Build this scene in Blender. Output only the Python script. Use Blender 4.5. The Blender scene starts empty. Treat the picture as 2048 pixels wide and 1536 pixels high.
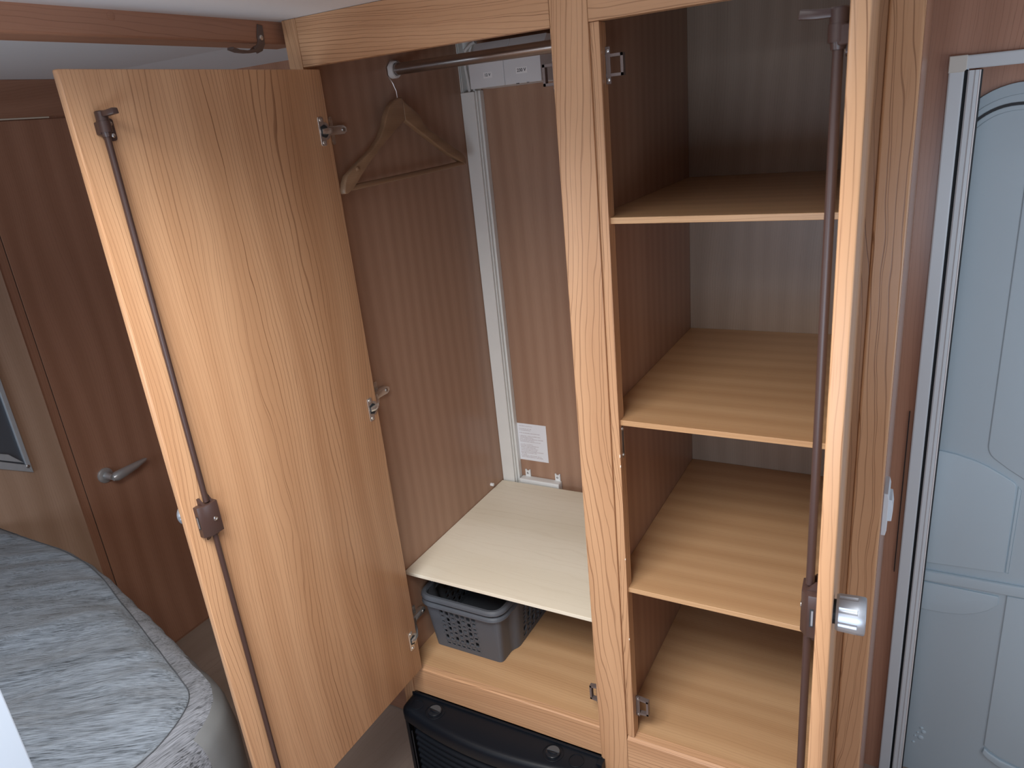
import bpy, bmesh, math, random
from mathutils import Vector, Matrix, noise
random.seed(4)
S = bpy.context.scene
COL = S.collection

# ------------------------------------------------------------------ camera
cam_d = bpy.data.cameras.new('camera'); cam = bpy.data.objects.new('camera', cam_d); COL.objects.link(cam)
C = Vector((1.03875, -1.14822, 1.74223))
fw = Vector((-0.474936, 0.810435, -0.342974)); rt = Vector((0.875924, 0.472907, -0.095482)); up = Vector((-0.084813, 0.345767, 0.934480))
M = Matrix((rt, up, -fw)).transposed().to_4x4(); M.translation = C
cam.matrix_world = M
cam_d.sensor_width = 36.0; cam_d.lens = 1465.126 / 2048 * 36.0; cam_d.clip_start = 0.02
cam_d.dof.use_dof = True; cam_d.dof.focus_distance = 1.45; cam_d.dof.aperture_fstop = 13.0
S.camera = cam
# ------------------------------------------------------------------ world, daylight, exposure
W = bpy.data.worlds.new('world'); S.world = W; W.use_nodes = True
W.node_tree.nodes['Background'].inputs[0].default_value = (0.62, 0.78, 1.0, 1)
W.node_tree.nodes['Background'].inputs[1].default_value = 0.8
def area(name, loc, rot, sx, sy, power, color):
    l = bpy.data.lights.new(name, 'AREA'); l.shape = 'RECTANGLE'; l.size = sx; l.size_y = sy; l.energy = power; l.color = color
    o = bpy.data.objects.new(name, l); COL.objects.link(o); o.location = loc; o.rotation_euler = rot
    return o
HATCH = (0.50, -1.00)
area('roof_hatch_daylight', (HATCH[0], HATCH[1], 1.985), (0, 0, 0), 0.70, 0.62, 25.0, (1.0, 0.975, 0.94)).data.spread = math.radians(150)
area('window_daylight_side', (0.95, -1.685, 1.14), (math.radians(90), 0, 0), 1.1, 0.52, 10.5, (0.72, 0.85, 1.0))
area('window_daylight_bed', (-0.75, -1.685, 1.20), (math.radians(90), 0, 0), 0.9, 0.5, 7.5, (0.76, 0.88, 1.0))
area('window_daylight_end', (2.36, -0.45, 1.15), (math.radians(90), 0, math.radians(90)), 1.1, 0.55, 10.0, (0.70, 0.85, 1.0))
VS = S.view_settings
VS.view_transform = 'Standard'; VS.look = 'None'; VS.gamma = 1.0; VS.use_curve_mapping = False
VS.exposure = 0.08

# ------------------------------------------------------------------ materials
MATS = {}
def nodes_of(name):
    m = bpy.data.materials.new(name); m.use_nodes = True
    nt = m.node_tree; return m, nt, nt.nodes['Principled BSDF']
def plain(name, col, rough=0.5, metal=0.0, spec=0.5, bump=0.0, bscale=400, var=0.0):
    m, nt, p = nodes_of(name)
    p.inputs['Base Color'].default_value = (*col, 1); p.inputs['Roughness'].default_value = rough
    p.inputs['Metallic'].default_value = metal; p.inputs['Specular IOR Level'].default_value = spec
    tc = nt.nodes.new('ShaderNodeTexCoord')
    nz = nt.nodes.new('ShaderNodeTexNoise'); nz.inputs['Scale'].default_value = bscale; nz.inputs['Detail'].default_value = 3
    nt.links.new(tc.outputs['Object'], nz.inputs['Vector'])
    if var:
        mx = nt.nodes.new('ShaderNodeMix'); mx.data_type = 'RGBA'
        mx.inputs[6].default_value = (*[c * (1 - var) for c in col], 1); mx.inputs[7].default_value = (*[min(1, c * (1 + var)) for c in col], 1)
        nt.links.new(nz.outputs['Fac'], mx.inputs[0]); nt.links.new(mx.outputs[2], p.inputs['Base Color'])
    if bump:
        b = nt.nodes.new('ShaderNodeBump'); b.inputs['Strength'].default_value = bump; b.inputs['Distance'].default_value = 0.001
        nt.links.new(nz.outputs['Fac'], b.inputs['Height']); nt.links.new(b.outputs[0], p.inputs['Normal'])
    MATS[name] = m; return m
def wood(name, axis, light, dark, line, freq=62, line_amt=0.80, rough=0.33, warp=0.16, seedoff=0.0, spec=0.35):
    """laminate with long grain along one axis, wavy dark growth lines and fine pores"""
    m, nt, p = nodes_of(name); N = nt.nodes.new; L = nt.links.new
    tc = N('ShaderNodeTexCoord'); oi = N('ShaderNodeObjectInfo')
    off = N('ShaderNodeVectorMath'); off.operation = 'SCALE'; off.inputs[0].default_value = (7.3, 5.1, 9.7)
    L(oi.outputs['Random'], off.inputs['Scale'])
    ad = N('ShaderNodeVectorMath'); ad.operation = 'ADD'; L(tc.outputs['Object'], ad.inputs[0]); L(off.outputs[0], ad.inputs[1])
    sep = N('ShaderNodeSeparateXYZ'); L(ad.outputs[0], sep.inputs[0])
    k = 'xyz'.index(axis); a, b = [i for i in range(3) if i != k]
    def mapped(sa, sl):
        v = N('ShaderNodeVectorMath'); v.operation = 'MULTIPLY'
        sc = [sa, sa, sa]; sc[k] = sl; v.inputs[1].default_value = sc
        L(ad.outputs[0], v.inputs[0]); return v
    def nz(vec, detail=2, rough_=0.5):
        n = N('ShaderNodeTexNoise'); n.inputs['Scale'].default_value = 1.0; n.inputs['Detail'].default_value = detail
        n.inputs['Roughness'].default_value = rough_; L(vec.outputs[0], n.inputs['Vector']); return n
    def mth(op, x, y=None, z=None):
        n = N('ShaderNodeMath'); n.operation = op
        for i, q in enumerate((x, y, z)):
            if q is None: continue
            if isinstance(q, (int, float)): n.inputs[i].default_value = q
            else: L(q, n.inputs[i])
        return n.outputs[0]
    n1 = nz(mapped(4.2, 1.0), 1.2, 0.4)
    n2 = nz(mapped(22.0, 5.0), 2.0)
    n3 = nz(mapped(9.0, 1.0), 2.0)
    s = mth('ADD', sep.outputs[a], sep.outputs[b])
    s = mth('ADD', s, mth('MULTIPLY', n1.outputs['Fac'], warp))
    s = mth('ADD', s, mth('MULTIPLY', n2.outputs['Fac'], 0.016 * 62 / freq))
    def band(f, lo):
        w = mth('MULTIPLY_ADD', mth('SINE', mth('MULTIPLY', s, f * 6.2832)), 0.5, 0.5)
        r = N('ShaderNodeMapRange'); r.interpolation_type = 'SMOOTHSTEP'
        r.inputs['From Min'].default_value = lo; r.inputs['From Max'].default_value = 1.0; L(w, r.inputs['Value']); return r.outputs[0]
    amt = N('ShaderNodeMapRange'); amt.inputs['From Min'].default_value = 0.38; amt.inputs['From Max'].default_value = 0.66
    amt.inputs['To Min'].default_value = 0.42; amt.inputs['To Max'].default_value = 1.0; L(n3.outputs['Fac'], amt.inputs['Value'])
    lines = mth('MULTIPLY', mth('ADD', mth('MULTIPLY', band(freq * 2.0, 0.93), amt.outputs[0]), mth('MULTIPLY', band(freq * 0.72, 0.995), 0.75)), line_amt)
    w2 = mth('MULTIPLY_ADD', mth('SINE', mth('MULTIPLY', s, freq * 0.21 * 6.2832)), 0.5, 0.5)
    n4 = nz(mapped(12.0, 0.5), 3.0)
    n5 = nz(mapped(900.0, 14.0), 1.0)
    tone = mth('ADD', mth('MULTIPLY', n4.outputs['Fac'], 0.75), mth('MULTIPLY', w2, 0.25))
    mx = N('ShaderNodeMix'); mx.data_type = 'RGBA'; mx.inputs[6].default_value = (*dark, 1); mx.inputs[7].default_value = (*light, 1)
    rr = N('ShaderNodeMapRange'); rr.inputs['From Min'].default_value = 0.28; rr.inputs['From Max'].default_value = 0.68; L(tone, rr.inputs['Value'])
    L(rr.outputs[0], mx.inputs[0])
    po = N('ShaderNodeMapRange'); po.inputs['From Min'].default_value = 0.62; po.inputs['From Max'].default_value = 0.78
    po.inputs['To Max'].default_value = 0.30; L(n5.outputs['Fac'], po.inputs['Value'])
    tot = mth('MINIMUM', mth('ADD', lines, po.outputs[0]), 0.9)
    mx2 = N('ShaderNodeMix'); mx2.data_type = 'RGBA'; L(tot, mx2.inputs[0]); L(mx.outputs[2], mx2.inputs[6]); mx2.inputs[7].default_value = (*line, 1)
    L(mx2.outputs[2], p.inputs['Base Color'])
    p.inputs['Roughness'].default_value = rough; p.inputs['Specular IOR Level'].default_value = spec
    bm_ = N('ShaderNodeBump'); bm_.inputs['Strength'].default_value = 0.12; bm_.inputs['Distance'].default_value = 0.0006
    bm_.invert = True; L(tot, bm_.inputs['Height']); L(bm_.outputs[0], p.inputs['Normal'])
    MATS[name] = m; return m
WL, WD, WLN = (0.560, 0.330, 0.183), (0.458, 0.252, 0.132), (0.215, 0.100, 0.050)
for ax in 'xyz':
    wood('frame_' + ax, ax, WL, WD, (0.215, 0.100, 0.048), freq=50, line_amt=0.85, warp=0.20)
    wood('wood_' + ax, ax, WL, WD, WLN)
    wood('cherry_' + ax, ax, (0.43, 0.228, 0.148), (0.345, 0.172, 0.106), (0.22, 0.102, 0.062), line_amt=0.45, warp=0.10, rough=0.30, spec=0.5)
wood('cherry_glare', 'z', (0.50, 0.34, 0.245), (0.42, 0.275, 0.19), (0.30, 0.18, 0.12), line_amt=0.3, warp=0.08, rough=0.26, spec=0.6)  # cherry lightened: window glare on the left wall panel put into its colour
wood('shelf_wood', 'x', (0.560, 0.350, 0.188), (0.470, 0.275, 0.138), (0.300, 0.155, 0.072), freq=85, line_amt=0.45, warp=0.07)
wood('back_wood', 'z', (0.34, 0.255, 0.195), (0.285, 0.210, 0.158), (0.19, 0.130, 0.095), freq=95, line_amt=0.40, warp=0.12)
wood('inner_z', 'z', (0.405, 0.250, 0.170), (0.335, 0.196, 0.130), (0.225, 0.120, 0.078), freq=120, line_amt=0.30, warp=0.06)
wood('ply', 'x', (0.82, 0.755, 0.62), (0.75, 0.68, 0.54), (0.62, 0.53, 0.39), freq=18, line_amt=0.22, warp=0.10, rough=0.5)
wood('ply_edge', 'x', (0.60, 0.50, 0.36), (0.52, 0.42, 0.29), (0.36, 0.27, 0.17), freq=420, line_amt=0.5, warp=0.0, rough=0.7)
wood('hanger_wood', 'y', (0.33, 0.205, 0.120), (0.25, 0.150, 0.085), (0.15, 0.085, 0.045), freq=150, line_amt=0.5, warp=0.05, rough=0.35)
wood('floor_lino', 'y', (0.40, 0.315, 0.26), (0.33, 0.255, 0.205), (0.25, 0.185, 0.145), freq=20, line_amt=0.2, warp=0.2, rough=0.35)
plain('ceiling_white', (0.74, 0.755, 0.77), 0.75, bump=0.15, bscale=900, var=0.02)
plain('brown_plastic', (0.050, 0.027, 0.023), 0.34, spec=0.5, var=0.05)
plain('hook_brown', (0.16, 0.125, 0.115), 0.38, metal=0.3)
plain('nickel', (0.74, 0.72, 0.68), 0.26, metal=0.85, var=0.05)
plain('steel', (0.56, 0.57, 0.58), 0.28, metal=1.0, var=0.05)
plain('chrome_dull', (0.46, 0.50, 0.56), 0.40, metal=0.8, var=0.04)
plain('rail_metal', (0.50, 0.48, 0.47), 0.30, metal=1.0, var=0.04)
plain('white_plastic', (0.78, 0.79, 0.78), 0.45, var=0.03, bscale=20)
plain('box_plastic', (0.72, 0.73, 0.74), 0.5, var=0.02, bscale=30)
plain('duct_plastic', (0.74, 0.74, 0.71), 0.5, var=0.05, bscale=14)
plain('cable_white', (0.62, 0.62, 0.60), 0.5)
plain('dark_gap', (0.012, 0.012, 0.014), 0.8)
plain('ink', (0.03, 0.03, 0.035), 0.8)
plain('label_white', (0.86, 0.86, 0.86), 0.6)
plain('basket_grey', (0.085, 0.095, 0.112), 0.42, var=0.04, bscale=60)
plain('heater_black', (0.006, 0.008, 0.012), 0.40, spec=0.22, bump=0.10, bscale=1500)
plain('heater_gloss', (0.012, 0.014, 0.018), 0.22, spec=0.35)
plain('heater_smoke', (0.05, 0.06, 0.07), 0.10, spec=0.8)
plain('door_grey', (0.46, 0.565, 0.625), 0.55, bump=0.10, bscale=1200, var=0.015)
plain('trim_grey', (0.60, 0.655, 0.69), 0.35, var=0.02, bscale=8)
plain('trim_beige', (0.62, 0.61, 0.56), 0.5)
plain('gasket', (0.018, 0.022, 0.026), 0.6)
plain('switch_grey', (0.60, 0.64, 0.68), 0.35)
plain('leatherette', (0.20, 0.208, 0.212), 0.42, bump=0.2, bscale=700)
plain('piping_grey', (0.07, 0.075, 0.085), 0.8)
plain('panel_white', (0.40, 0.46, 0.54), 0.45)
plain('pale_strip', (0.72, 0.64, 0.52), 0.5)
plain('metal_frame', (0.52, 0.56, 0.60), 0.36, metal=0.35, var=0.08, bscale=60)
plain('pocket_dark', (0.13, 0.15, 0.18), 0.45, metal=0.5)
plain('chip_white', (0.85, 0.78, 0.68), 0.7)

def fabric(name, col, dirv, rough=0.85):
    m, nt, p = nodes_of(name); N = nt.nodes.new; L = nt.links.new
    tc = N('ShaderNodeTexCoord'); mp = N('ShaderNodeMapping'); mp.vector_type = 'POINT'
    mp.inputs['Rotation'].default_value = (0, 0, -math.atan2(dirv[1], dirv[0])); L(tc.outputs['Object'], mp.inputs['Vector'])
    def nz(sa, sl, det):
        v = N('ShaderNodeVectorMath'); v.operation = 'MULTIPLY'; v.inputs[1].default_value = (sl, sa, sa * 0.8); L(mp.outputs[0], v.inputs[0])
        n = N('ShaderNodeTexNoise'); n.inputs['Scale'].default_value = 1; n.inputs['Detail'].default_value = det; L(v.outputs[0], n.inputs['Vector']); return n
    n1 = nz(420, 22, 5); n2 = nz(60, 7, 3); n3 = nz(1200, 300, 1)
    ad = N('ShaderNodeMath'); ad.operation = 'ADD'; L(n1.outputs['Fac'], ad.inputs[0])
    m2 = N('ShaderNodeMath'); m2.operation = 'MULTIPLY'; m2.inputs[1].default_value = 0.5; L(n2.outputs['Fac'], m2.inputs[0]); L(m2.outputs[0], ad.inputs[1])
    r = N('ShaderNodeValToRGB'); L(ad.outputs[0], r.inputs[0])
    r.color_ramp.elements[0].position = 0.50; r.color_ramp.elements[0].color = (*[c * 0.22 for c in col], 1)
    r.color_ramp.elements[1].position = 0.92; r.color_ramp.elements[1].color = (*[c * 1.7 for c in col], 1)
    e = r.color_ramp.elements.new(0.68); e.color = (*col, 1)
    L(r.outputs[0], p.inputs['Base Color']); p.inputs['Roughness'].default_value = rough; p.inputs['Specular IOR Level'].default_value = 0.25
    p.inputs['Sheen Weight'].default_value = 0.15
    b = N('ShaderNodeBump'); b.inputs['Strength'].default_value = 0.9; b.inputs['Distance'].default_value = 0.0025
    ad2 = N('ShaderNodeMath'); ad2.operation = 'MULTIPLY_ADD'; ad2.inputs[1].default_value = 0.25; L(n3.outputs['Fac'], ad2.inputs[0]); L(ad.outputs[0], ad2.inputs[2])
    L(ad2.outputs[0], b.inputs['Height']); L(b.outputs[0], p.inputs['Normal'])
    MATS[name] = m
fabric('bed_fabric', (0.158, 0.180, 0.208), (0.81, 0.58))
fabric('bed_side_fabric', (0.165, 0.172, 0.192), (0.15, 0.99))

def print_mat():
    """white sheet with rows of tiny grey-red print"""
    m, nt, p = nodes_of('printed_paper'); N = nt.nodes.new; L = nt.links.new
    tc = N('ShaderNodeTexCoord'); sep = N('ShaderNodeSeparateXYZ'); L(tc.outputs['Generated'], sep.inputs[0])
    def mth(op, a, b=None):
        n = N('ShaderNodeMath'); n.operation = op
        for i, q in enumerate((a, b)):
            if q is None: continue
            if isinstance(q, (int, float)): n.inputs[i].default_value = q
            else: L(q, n.inputs[i])
        return n.outputs[0]
    z = mth('MULTIPLY', sep.outputs[2], 26.0)
    row = mth('FLOOR', z); fr = mth('FRACT', z)
    line = mth('LESS_THAN', fr, 0.5)
    wn = N('ShaderNodeTexWhiteNoise'); wn.noise_dimensions = '1D'; L(row, wn.inputs['W'])
    wide = mth('MULTIPLY_ADD', wn.outputs['Value'], 0.62); wide.node.inputs[2].default_value = 0.28
    inx = mth('MULTIPLY', mth('GREATER_THAN', sep.outputs[0], 0.09), mth('LESS_THAN', sep.outputs[0], wide))
    gate = mth('GREATER_THAN', wn.outputs['Color'], 0.28)
    nz = N('ShaderNodeTexNoise'); nz.inputs['Scale'].default_value = 1; nz.inputs['Detail'].default_value = 0
    v = N('ShaderNodeVectorMath'); v.operation = 'MULTIPLY'; v.inputs[1].default_value = (70, 1, 26); L(tc.outputs['Generated'], v.inputs[0]); L(v.outputs[0], nz.inputs['Vector'])
    ch = mth('GREATER_THAN', nz.outputs['Fac'], 0.42)
    f = mth('MULTIPLY', mth('MULTIPLY', mth('MULTIPLY', line, inx), gate), mth('MULTIPLY', ch, 0.55))
    mg = mth('MULTIPLY', mth('GREATER_THAN', sep.outputs[2], 0.06), mth('LESS_THAN', sep.outputs[2], 0.94))
    f = mth('MULTIPLY', f, mg)
    mx = N('ShaderNodeMix'); mx.data_type = 'RGBA'; L(f, mx.inputs[0]); mx.inputs[6].default_value = (0.78, 0.79, 0.83, 1); mx.inputs[7].default_value = (0.33, 0.24, 0.26, 1)
    L(mx.outputs[2], p.inputs['Base Color']); p.inputs['Roughness'].default_value = 0.6
    MATS['printed_paper'] = m
print_mat()

# ------------------------------------------------------------------ mesh helpers (all shapes in world coordinates)
def bmn(): return bmesh.new()
def box(bm, x0, x1, y0, y1, z0, z1, bev=0.0, seg=2):
    x0, x1 = min(x0, x1), max(x0, x1); y0, y1 = min(y0, y1), max(y0, y1); z0, z1 = min(z0, z1), max(z0, z1)
    r = bmesh.ops.create_cube(bm, size=1.0); vs = r['verts']
    for v in vs: v.co = Vector(((x0 + x1) / 2 + v.co.x * (x1 - x0), (y0 + y1) / 2 + v.co.y * (y1 - y0), (z0 + z1) / 2 + v.co.z * (z1 - z0)))
    if bev:
        es = list({e for v in vs for e in v.link_edges})
        bmesh.ops.bevel(bm, geom=es, offset=min(bev, 0.45 * min(x1 - x0, y1 - y0, z1 - z0)), segments=seg, profile=0.5, affect='EDGES')
    return bm
def BX(*a, **k): return box(bmn(), *a, **k)
def prism(bm, poly, axis, lo, hi, bev=0.0, seg=2):
    """poly: list of 2-D points in the two other axes (in xyz order); extruded along axis"""
    def mk(p, h):
        if axis == 'x': return (h, p[0], p[1])
        if axis == 'y': return (p[0], h, p[1])
        return (p[0], p[1], h)
    a = [bm.verts.new(mk(p, lo)) for p in poly]; b = [bm.verts.new(mk(p, hi)) for p in poly]
    n = len(poly); fs = [bm.faces.new(a), bm.faces.new(b[::-1])]
    for i in range(n): fs.append(bm.faces.new((a[i], b[i], b[(i + 1) % n], a[(i + 1) % n])))
    bmesh.ops.recalc_face_normals(bm, faces=fs)
    if bev:
        es = list({e for f in fs[:2] for e in f.edges})
        bmesh.ops.bevel(bm, geom=es, offset=bev, segments=seg, profile=0.5, affect='EDGES')
    return bm
def tube(bm, pts, r, n=10, cap=True):
    pts = [Vector(p) for p in pts]; rings = []
    rs = r if isinstance(r, (list, tuple)) else [r] * len(pts)
    ref = None
    for i, p in enumerate(pts):
        t = (pts[min(i + 1, len(pts) - 1)] - pts[max(i - 1, 0)]).normalized()
        if ref is None: ref = t.orthogonal().normalized()
        ref = (ref - t * ref.dot(t)).normalized(); bn = t.cross(ref)
        rings.append([bm.verts.new(p + (ref * math.cos(2 * math.pi * k / n) + bn * math.sin(2 * math.pi * k / n)) * rs[i]) for k in range(n)])
    for i in range(len(rings) - 1):
        for k in range(n): bm.faces.new((rings[i][k], rings[i][(k + 1) % n], rings[i + 1][(k + 1) % n], rings[i + 1][k]))
    if cap: bm.faces.new(rings[0][::-1]); bm.faces.new(rings[-1])
    return bm
def lathe(bm, prof, origin, axis, n=24, mod=None):
    """prof: (distance along axis, radius); axis a unit vector"""
    o = Vector(origin); ax = Vector(axis).normalized(); u = ax.orthogonal().normalized(); v = ax.cross(u); rings = []
    for j, (h, r) in enumerate(prof):
        rings.append([bm.verts.new(o + ax * h + (u * math.cos(2 * math.pi * k / n) + v * math.sin(2 * math.pi * k / n)) * (r * (mod(j, k) if mod else 1))) for k in range(n)])
    for i in range(len(rings) - 1):
        for k in range(n): bm.faces.new((rings[i][k], rings[i][(k + 1) % n], rings[i + 1][(k + 1) % n], rings[i + 1][k]))
    bm.faces.new(rings[0][::-1]); bm.faces.new(rings[-1])
    return bm
def rotz(bm, ang, px, py):
    bmesh.ops.rotate(bm, verts=bm.verts, cent=(px, py, 0), matrix=Matrix.Rotation(ang, 3, 'Z')); return bm
POS = {}
def wpos(o): return POS.get(o.name, Vector((0, 0, 0)))
def obj(name, bm, mat, parent=None, smooth=False, base=None, extra=()):
    bmesh.ops.recalc_face_normals(bm, faces=bm.faces)
    me = bpy.data.meshes.new(name)
    if parent is not None: org = wpos(parent); my = org
    else:
        xs = [v.co for v in bm.verts]
        org = Vector(base) if base else Vector(((min(v.x for v in xs) + max(v.x for v in xs)) / 2, (min(v.y for v in xs) + max(v.y for v in xs)) / 2, min(v.z for v in xs)))
        my = org
    bmesh.ops.translate(bm, verts=bm.verts, vec=-org)
    bm.to_mesh(me); bm.free()
    me.materials.append(MATS[mat] if isinstance(mat, str) else mat)
    for e in extra: me.materials.append(MATS[e])
    if smooth:
        for p in me.polygons: p.use_smooth = True
        try: me.set_sharp_from_angle(angle=math.radians(38))
        except Exception: pass
    o = bpy.data.objects.new(name, me); COL.objects.link(o)
    if parent is not None: o.parent = parent
    else: o.location = org
    POS[o.name] = my
    return o
def thing(name, base, label=None, cat=None, group=None, kind=None):
    e = bpy.data.objects.new(name, None); e.empty_display_size = 0.05; COL.objects.link(e); e.location = base; POS[e.name] = Vector(base)
    tag(e, label, cat, group, kind); return e
def tag(o, label=None, cat=None, group=None, kind=None):
    if label: o['label'] = label
    if cat: o['category'] = cat
    if group: o['group'] = group
    if kind: o['kind'] = kind
    return o
def struct(name, bm, mat, label, cat, smooth=False): return tag(obj(name, bm, mat, smooth=smooth), label, cat, kind='structure')
def arc(cx, cy, r, a0, a1, n=8): return [(cx + r * math.cos(math.radians(a0 + (a1 - a0) * i / n)), cy + r * math.sin(math.radians(a0 + (a1 - a0) * i / n))) for i in range(n + 1)]
def rrect(x0, x1, y0, y1, r, n=5):
    return arc(x1 - r, y1 - r, r, 0, 90, n) + arc(x0 + r, y1 - r, r, 90, 180, n) + arc(x0 + r, y0 + r, r, 180, 270, n) + arc(x1 - r, y0 + r, r, 270, 360, n)
def screw(parent, loc, axis, r=0.0032, mat='steel', h=0.0014):
    b = lathe(bmn(), [(0, r), (h * 0.6, r), (h, r * 0.7), (h, r * 0.35), (h * 0.4, r * 0.3)], loc, axis, 12)
    return obj('screw', b, mat, parent, smooth=True)

# ------------------------------------------------------------------ the room
FZ, CZ, CZL = -0.08, 1.95, 1.986
XL, XR, YB, YF = -1.41, 2.4, 0.645, -1.70
struct('floor', BX(XL - 0.02, XR + 0.02, YF - 0.02, YB + 0.08, FZ - 0.03, FZ), 'floor_lino', 'brown vinyl floor below the open wardrobe door', 'floor')
bm = bmn()
hx0, hx1, hy0, hy1 = HATCH[0] - 0.36, HATCH[0] + 0.36, HATCH[1] - 0.32, HATCH[1] + 0.32
box(bm, -0.10, hx0, YF - 0.02, YB + 0.08, CZ, CZ + 0.05); box(bm, hx1, XR + 0.02, YF - 0.02, YB + 0.08, CZ, CZ + 0.05)
box(bm, hx0, hx1, YF - 0.02, hy0, CZ, CZ + 0.05); box(bm, hx0, hx1, hy1, YB + 0.08, CZ, CZ + 0.05)
box(bm, XL - 0.02, -0.10, YF - 0.02, YB + 0.08, CZL, CZL + 0.03)
prism(bm, [(0.42, CZL), (YB, CZL - 0.026), (YB, CZL + 0.01), (0.42, CZL + 0.01)], 'x', XL, -0.10)
struct('ceiling', bm, 'ceiling_white', 'pale grey white ceiling above the wardrobe', 'ceiling')
struct('window_1', prism(prism(bmn(), rrect(hx0 - 0.03, hx1 + 0.03, hy0 - 0.03, hy0 + 0.005, 0.004), 'z', CZ - 0.012, CZ + 0.02), rrect(hx0 - 0.03, hx1 + 0.03, hy1 - 0.005, hy1 + 0.03, 0.004), 'z', CZ - 0.012, CZ + 0.02), 'white_plastic', 'white roof hatch frame', 'roof hatch')
def wall_holes(bm, holes, lo, hi, zlo, zhi, fixed0, fixed1):
    """wall along x at y fixed0..fixed1 with window holes (x0,x1,z0,z1), left to right"""
    x = lo
    for a, b_, c, d in holes:
        box(bm, x, a, fixed0, fixed1, zlo, zhi); box(bm, a, b_, fixed0, fixed1, zlo, c); box(bm, a, b_, fixed0, fixed1, d, zhi); x = b_
    box(bm, x, hi, fixed0, fixed1, zlo, zhi); return bm
struct('wall_front', wall_holes(bmn(), [(-1.20, -0.30, 0.95, 1.45), (0.40, 1.50, 0.88, 1.40)], XL - 0.02, XR + 0.02, FZ, CZL, YF - 0.03, YF), 'cherry_z', 'wall behind the viewer', 'wall')
struct('wall_right', BX(XR, XR + 0.03, YF, YB + 0.08, FZ, CZ), 'cherry_z', 'wall right of the entrance', 'wall')
bm = bmn()
box(bm, XL - 0.02, 1.0800, YB, YB + 0.02, FZ, CZL); box(bm, 1.0800, 1.60, YB, YB + 0.02, 1.745, CZ); box(bm, 1.60, XR, YB, YB + 0.02, FZ, CZ)
struct('wall_back', bm, 'cherry_z', 'dark cherry wood side wall around the entrance door', 'wall')
# left partition wall
bm = bmn(); box(bm, XL - 0.02, XL - 0.004, YF, YB, FZ, CZL)
struct('wall_left', bm, 'cherry_z', 'cherry wood partition wall behind the bed', 'wall')
obj('wall_panel', BX(XL - 0.004, XL + 0.004, YF, 0.040, FZ, 1.874, bev=0.002), 'cherry_glare', bpy.data.objects['wall_left'])
struct('trim_2', BX(XL - 0.004, XL, 0.041, 0.0695, FZ, 1.874), 'cherry_z', 'dark narrow wood strip beside the handle door', 'trim')
t = struct('trim_3', BX(XL - 0.004, XL + 0.008, YF, YB, 1.878, CZL, bev=0.002), 'cherry_y', 'dark wood pelmet board under the ceiling on partition wall', 'trim')
obj('pale_edge', BX(XL, XL + 0.006, YF, 0.322, 1.8735, 1.8775), 'pale_strip', t)
d2 = thing('door_2', (XL, 0.36, FZ), 'dark cherry wood cupboard door with silver lever handle on partition wall', 'door', kind='structure')
obj('leaf', BX(XL - 0.004, XL + 0.001, 0.0725, 0.635, FZ + 0.01, 1.871, bev=0.0008), 'cherry_z', d2)
obj('shadow_gap', BX(XL - 0.0045, XL - 0.002, 0.0690, 0.0730, FZ + 0.01, 1.871), 'dark_gap', d2)
hz, hy = 0.697, 0.150
plain('handle_metal', (0.50, 0.51, 0.52), 0.32, metal=0.6)
h = obj('lever_handle', tube(bmn(), [(XL + 0.045, hy + 0.000, hz - 0.004), (XL + 0.046, hy + 0.012, hz - 0.004), (XL + 0.048, hy + 0.04, hz - 0.002), (XL + 0.048, hy + 0.09, hz + 0.002), (XL + 0.046, hy + 0.128, hz + 0.006), (XL + 0.046, hy + 0.136, hz + 0.007)], [0.012, 0.0175, 0.0170, 0.0125, 0.0070, 0.003], 16), 'handle_metal', d2, smooth=True)
obj('rosette', lathe(bmn(), [(0, 0.027), (0.007, 0.027), (0.010, 0.022), (0.012, 0.013), (0.042, 0.0105), (0.05, 0.0105)], (XL, hy, hz), (1, 0, 0), 24), 'handle_metal', h, smooth=True)
# ceiling beam with hook
t1 = struct('trim_1', BX(-0.137, -0.070, YF, 0.060, 1.911, CZ + 0.03, bev=0.004), 'cherry_y', 'reddish wood beam running along the ceiling to the wardrobe corner', 'beam')
path = [(-0.043, 1.9425), (-0.0465, 1.922), (-0.047, 1.913), (-0.053, 1.904), (-0.066, 1.8985), (-0.085, 1.8965), (-0.104, 1.8975), (-0.119, 1.9015)]
def ribbon(path, w):
    L_, R_ = [], []
    for i, p in enumerate(path):
        a = Vector(path[max(i - 1, 0)]); b = Vector(path[min(i + 1, len(path) - 1)]); t = (b - a).normalized(); n = Vector((-t.y, t.x)); q = Vector(p)
        L_.append(tuple(q + n * w[i])); R_.append(tuple(q - n * w[i]))
    return L_ + R_[::-1]
hk = obj('ceiling_hook', prism(bmn(), ribbon(path[:5], [0.006, 0.0085, 0.0085, 0.0075, 0.006]), 'x', -0.070, -0.067, bev=0.0008, seg=1), 'hook_brown', t1)
hk['label'] = 'brown metal hook screwed to the beam'
pth = [(p[0], p[1]) for p in path[3:]]
obj('hook_lip', prism(bmn(), ribbon(pth, [0.0045, 0.003, 0.002, 0.002, 0.002]), 'x', -0.082, -0.0665, bev=0.0006, seg=1), 'hook_brown', hk)
obj('screw', lathe(bmn(), [(0, 0.0048), (0.002, 0.0046), (0.003, 0.003), (0.003, 0.0015), (0.0015, 0.001)], (-0.067, -0.0475, 1.9205), (1, 0, 0), 16), 'nickel', hk, smooth=True)
obj('screw_cap', lathe(bmn(), [(0, 0.0065), (0.0006, 0.0064), (0.001, 0.005)], (-0.070, -0.342, 1.941), (1, 0, 0), 18), 'cherry_y', t1, smooth=True)

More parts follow.
